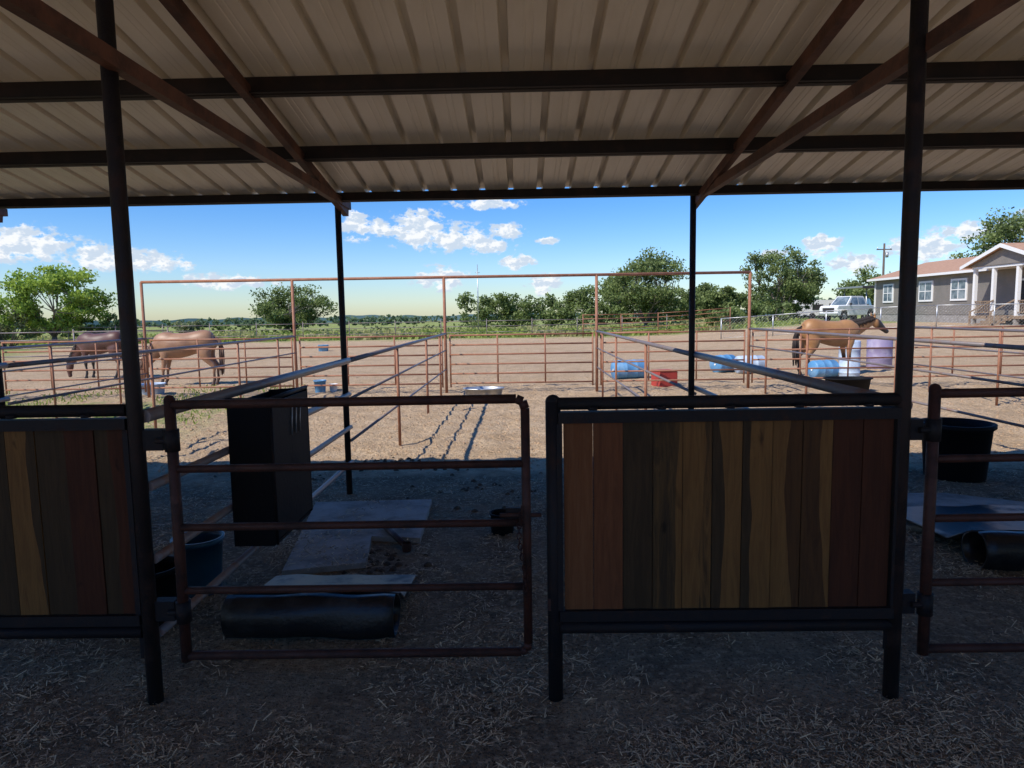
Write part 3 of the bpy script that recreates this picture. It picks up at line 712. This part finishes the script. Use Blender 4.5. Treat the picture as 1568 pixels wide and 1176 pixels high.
def horse(x,y,rz_,sc,pose,coat,coat2,dark,headdark=None,seed=0,legs_dark=.55):
    e=empty("horse",(x,y,macro(x,y)),rz_); e.scale=(sc,)*3
    m,t,b,o=base("horse_coat"); sp=t.new('ShaderNodeSeparateXYZ'); t.l.new(o,sp.inputs[0])
    n=t.noise(o,3,4,.6); col=t.mix(t.mr(n,.35,.7),coat,coat2)
    lowz=t.math('ADD',sp.outputs[2],t.math('MULTIPLY',t.math('SUBTRACT',n,.5),.2))
    lm=t.mr(lowz,legs_dark-.12,legs_dark+.1,1,0)
    lm=t.math('MULTIPLY',lm,t.mr(sp.outputs[0],.78,.85,1,0))
    col=t.mix(lm,col,dark)
    if headdark is not None: col=t.mix(t.mr(sp.outputs[0],headdark-.05,headdark+.05),col,dark)
    t.put(b.inputs['Base Color'],col); b.inputs['Roughness'].default_value=.5; b.inputs['Sheen Weight'].default_value=.1
    dk=mat("mane_hair",dark,.8,0,tuple(q*1.8 for q in dark),30,stretch=(1,1,.2)); hoof=mat("hoof",(.04,.035,.03),.6)
    rng=random.Random(seed); bl=B()
    loft(bl,[(-.80,0,1.22,.07,.06),(-.77,0,1.20,.17,.13),(-.66,0,1.19,.27,.22),(-.48,0,1.19,.31,.27),(-.22,0,1.15,.30,.27),(.05,0,1.10,.33,.30),(.3,0,1.08,.345,.29),(.5,0,1.12,.345,.25),(.65,0,1.13,.29,.21),(.77,0,1.11,.19,.15),(.82,0,1.10,.09,.08)],m,24)
    if pose=='graze':
        N=[(.42,0,1.14,.26,.13),(.72,0,1.02,.235,.12),(.92,0,.82,.175,.095),(1.05,.02,.63,.14,.08),(1.13,.03,.48,.11,.07)]
        H=[(1.09,.03,.53,.05,.05),(1.14,.03,.47,.10,.075),(1.18,.03,.37,.125,.085),(1.20,.03,.25,.095,.07),(1.20,.03,.14,.066,.055),(1.19,.03,.07,.062,.057),(1.18,.03,.035,.04,.04)]
    else:
        N=[(.42,0,1.16,.27,.13),(.72,0,1.22,.235,.12),(.95,0,1.30,.175,.095),(1.14,.01,1.38,.14,.08),(1.27,.02,1.42,.11,.07)]
        H=[(1.22,.02,1.44,.05,.05),(1.28,.02,1.40,.10,.075),(1.37,.02,1.34,.125,.085),(1.49,.02,1.25,.095,.07),(1.60,.02,1.16,.066,.055),(1.67,.02,1.11,.062,.057),(1.70,.02,1.085,.04,.04)]
    loft(bl,N,m,20); loft(bl,H,m,20)
    for sg in(-1,1):
        o1=rng.uniform(-.09,.09)
        Fl=[(.50,.12,1.10,.19,.10),(.50,.155,.88,.13,.085),(.50,.16,.72,.082,.065),(.51,.16,.56,.058,.052),(.52,.16,.46,.054,.05),(.52,.16,.38,.037,.035),(.52,.16,.24,.034,.032),(.525,.16,.165,.045,.042),(.55,.16,.10,.036,.036),(.565,.16,.055,.05,.048),(.575,.16,.0,.062,.056)]
        Hd=[(-.50,.10,1.14,.25,.12),(-.52,.145,.93,.20,.12),(-.55,.16,.78,.145,.095),(-.62,.16,.64,.088,.065),(-.70,.16,.53,.068,.052),(-.71,.16,.45,.05,.044),(-.69,.16,.35,.039,.036),(-.68,.16,.22,.036,.034),(-.675,.16,.155,.046,.042),(-.645,.16,.10,.038,.037),(-.625,.16,.055,.052,.048),(-.615,.16,.0,.063,.056)]
        for L_,oo,top in((Fl,o1,.9),(Hd,-o1*1.2,.95)):
            loft(bl,[(a+oo*max(0,(top-c)/top),b_*sg,c,h,w) for a,b_,c,h,w in L_],m,14)
    ob=bl.obj("body",e)
    r=ob.modifiers.new("r",'REMESH'); r.mode='VOXEL'; r.voxel_size=.017; r.use_smooth_shade=True
    s_=ob.modifiers.new("s",'SMOOTH'); s_.factor=.6; s_.iterations=6
    upv=Vector((.8,0,.6)).normalized() if pose=='graze' else Vector((-.15,0,1)).normalized()
    pk=Vector(H[1][:3]); bl=B()
    for sg in(-1,1):
        bs=pk+upv*.06+Vector((0,sg*.05,0)); bl.tube(bs,bs+upv*.09+Vector((0,sg*.02,0)),.026,m,.03,seg=8); bl.tube(bs+upv*.09+Vector((0,sg*.02,0)),bs+upv*.17+Vector((0,sg*.025,0)),.03,m,.003,seg=8)
        ey=Vector(H[2][:3]).lerp(Vector(H[3][:3]),.35)+Vector((0,sg*.072,0))+upv*.035; bl.tube(ey-Vector((0,sg*.01,0)),ey+Vector((0,sg*.012,0)),.018,hoof,.008,seg=8)
        ns=Vector(H[5][:3])+Vector((0,sg*.05,0))+upv*.01; bl.tube(ns,ns+Vector((0,sg*.008,0)),.016,hoof,.01,seg=8)
    bl.obj("ears_and_eyes",e)
    bl=B(); K=70
    for i in range(K):
        f=i/(K-1)*(len(N)-1.001); a=int(f); tt=f-a; p=[u*(1-tt)+v*tt for u,v in zip(N[a],N[a+1])]
        d=Vector(N[a+1][:3])-Vector(N[a][:3]); d.normalize(); n_=Vector((-d.z,0,d.x)); c=Vector(p[:3])
        for sg in (-1,-1,1):
            top=c+n_*(p[3]*.98)+Vector((rng.uniform(-.015,.015),0,.012)); m1=c+n_*(p[3]*.72)+Vector((0,sg*(p[4]*.78+.012),0)); L=rng.uniform(.35,1.0)
            m2=c+n_*(p[3]*(.72-L*.7))+Vector((rng.uniform(-.03,.03),sg*(p[4]*1.02+.012),-.02))
            bl.tube(top,m1,.014,dk,.014,seg=5); bl.tube(m1,m2,.014,dk,.003,seg=5)
    for i in range(8): bl.tube(pk+upv*.10+Vector((0,rng.uniform(-.02,.02),0)),Vector(H[2][:3])+upv*.12+Vector((rng.uniform(-.02,.02),rng.uniform(-.04,.04),0)),.012,dk,.004,seg=5)
    bl.obj("mane",e); bl=B()
    for k in range(26):
        ox,oy=rng.uniform(-.04,.04),rng.uniform(-.045,.045); l=rng.uniform(.25,.45)
        P=[Vector((-.77,0,1.30)),Vector((-.87+ox*.3,oy*.4,1.24)),Vector((-.93+ox,oy,1.0)),Vector((-.93+ox*1.5,oy*1.5,.7)),Vector((-.92+ox*1.6,oy,l))]; q=[.02,.03,.03,.022,.004]
        for i in range(4): bl.tube(P[i],P[i+1],q[i],dk,q[i+1],seg=6)
    bl.obj("tail",e)
horse(7.5,16.75,math.radians(8),.92,'level',(.40,.20,.075),(.32,.15,.052),(.022,.015,.012),headdark=1.36,seed=1)
horse(-8.15,16.5,math.radians(186),.90,'graze',(.36,.19,.10),(.27,.135,.072),(.08,.045,.03),seed=2,legs_dark=.35)
horse(-11.75,19.0,math.radians(172),.88,'graze',(.11,.042,.028),(.07,.028,.018),(.02,.014,.012),seed=4)

# ---------------------------------------------------------------- sky and sun
el=math.radians(47.2); az=math.atan2(-.74,-.555)
w=D.worlds.new("World"); S.world=w; w.use_nodes=True; t=NT(w.node_tree); t.n.clear()
out=t.new('ShaderNodeOutputWorld'); bg=t.new('ShaderNodeBackground'); bg.inputs[1].default_value=.15; t.l.new(bg.outputs[0],out.inputs[0])
sky=t.new('ShaderNodeTexSky',sky_type='NISHITA'); sky.sun_disc=False; sky.sun_elevation=el; sky.sun_rotation=az%(2*math.pi)
sky.air_density=1.0; sky.dust_density=.3; sky.ozone_density=1.3; sky.altitude=200
hs=t.new('ShaderNodeHueSaturation'); hs.inputs['Saturation'].default_value=1.5; t.l.new(sky.outputs[0],hs.inputs['Color'])
skc=t.mix(1.0,hs.outputs[0],(.68,.80,1.10),'MULTIPLY')
tc=t.new('ShaderNodeTexCoord'); sp=t.new('ShaderNodeSeparateXYZ'); t.l.new(t.vm('NORMALIZE',tc.outputs['Generated']),sp.inputs[0])
azn=t.math('MULTIPLY',t.math('ARCTAN2',sp.outputs[0],sp.outputs[1]),57.2958); eln=t.math('MULTIPLY',t.math('ARCSINE',sp.outputs[2]),57.2958)
cb=t.new('ShaderNodeCombineXYZ'); t.l.new(azn,cb.inputs[0]); t.l.new(eln,cb.inputs[1]); Pp=cb.outputs[0]
cl=[(-36.5,5.2,3.8,1.3),(-31.5,4.5,2.4,1.0),(-28.3,4.2,2.8,.8),(-23.2,2.8,3.6,.6),(-13.2,7.2,1.5,1.1),(-11.2,7.1,1.2,.7),(-8.3,6.9,2.5,1.6),(-5.1,6.2,2.7,1.2),(-2.2,5.6,2,.8),(-1.1,6.7,1.6,.7),(-2.7,8.9,2.9,.5),(-.2,4.2,1.5,.6),(-6.5,3,2.3,1.0),(1.9,2.4,1.6,.9),(2.4,5.9,1,.35),(23.3,4.7,1.5,.9),(25.8,3.3,1.8,.8),(30,4.1,2.6,1.0),(32.4,5.1,1.9,.7),(20,4.2,1.2,.4),(37,5.5,2.5,.8)]
mx=None
for a_,e_,wa,we in cl:
    v=t.vm('LENGTH',t.vm('MULTIPLY',t.vm('SUBTRACT',Pp,(a_,e_,0)),(1/wa,1/we,0))); v=t.math('SUBTRACT',1,v); mx=v if mx is None else t.math('MAXIMUM',mx,v)
q=t.vm('MULTIPLY',Pp,(1,1.6,1)); nz=t.noise(q,.8,6,.62,dim='2D'); nz2=t.noise(t.vm('ADD',q,(.25,-.45,0)),.8,3,.6,dim='2D')
den=t.math('ADD',mx,t.math('MULTIPLY',t.math('SUBTRACT',nz,.45),2.8))
alpha=t.math('MULTIPLY',t.mr(den,.05,.55),t.mr(mx,-.4,.0))
alpha=t.math('MULTIPLY',alpha,.97)
sh=t.mr(t.math('SUBTRACT',nz,nz2),-.12,.10)
ccol=t.mix(sh,(6.6,6.7,6.8),(4.2,4.9,5.8))
fin=t.mix(alpha,skc,ccol); t.l.new(fin,bg.inputs[0])
try: w.cycles.sampling_method='MANUAL'; w.cycles.sample_map_resolution=512
except Exception: pass
sun=D.lights.new("sun",'SUN'); sun.energy=5.0; sun.angle=math.radians(.6); sun.color=(1,.95,.86)
so=D.objects.new("sun",sun); S.collection.objects.link(so)
so.rotation_euler=Vector((.74,.555,-1)).to_track_quat('-Z','Y').to_euler(); so.location=(-20,-20,30)
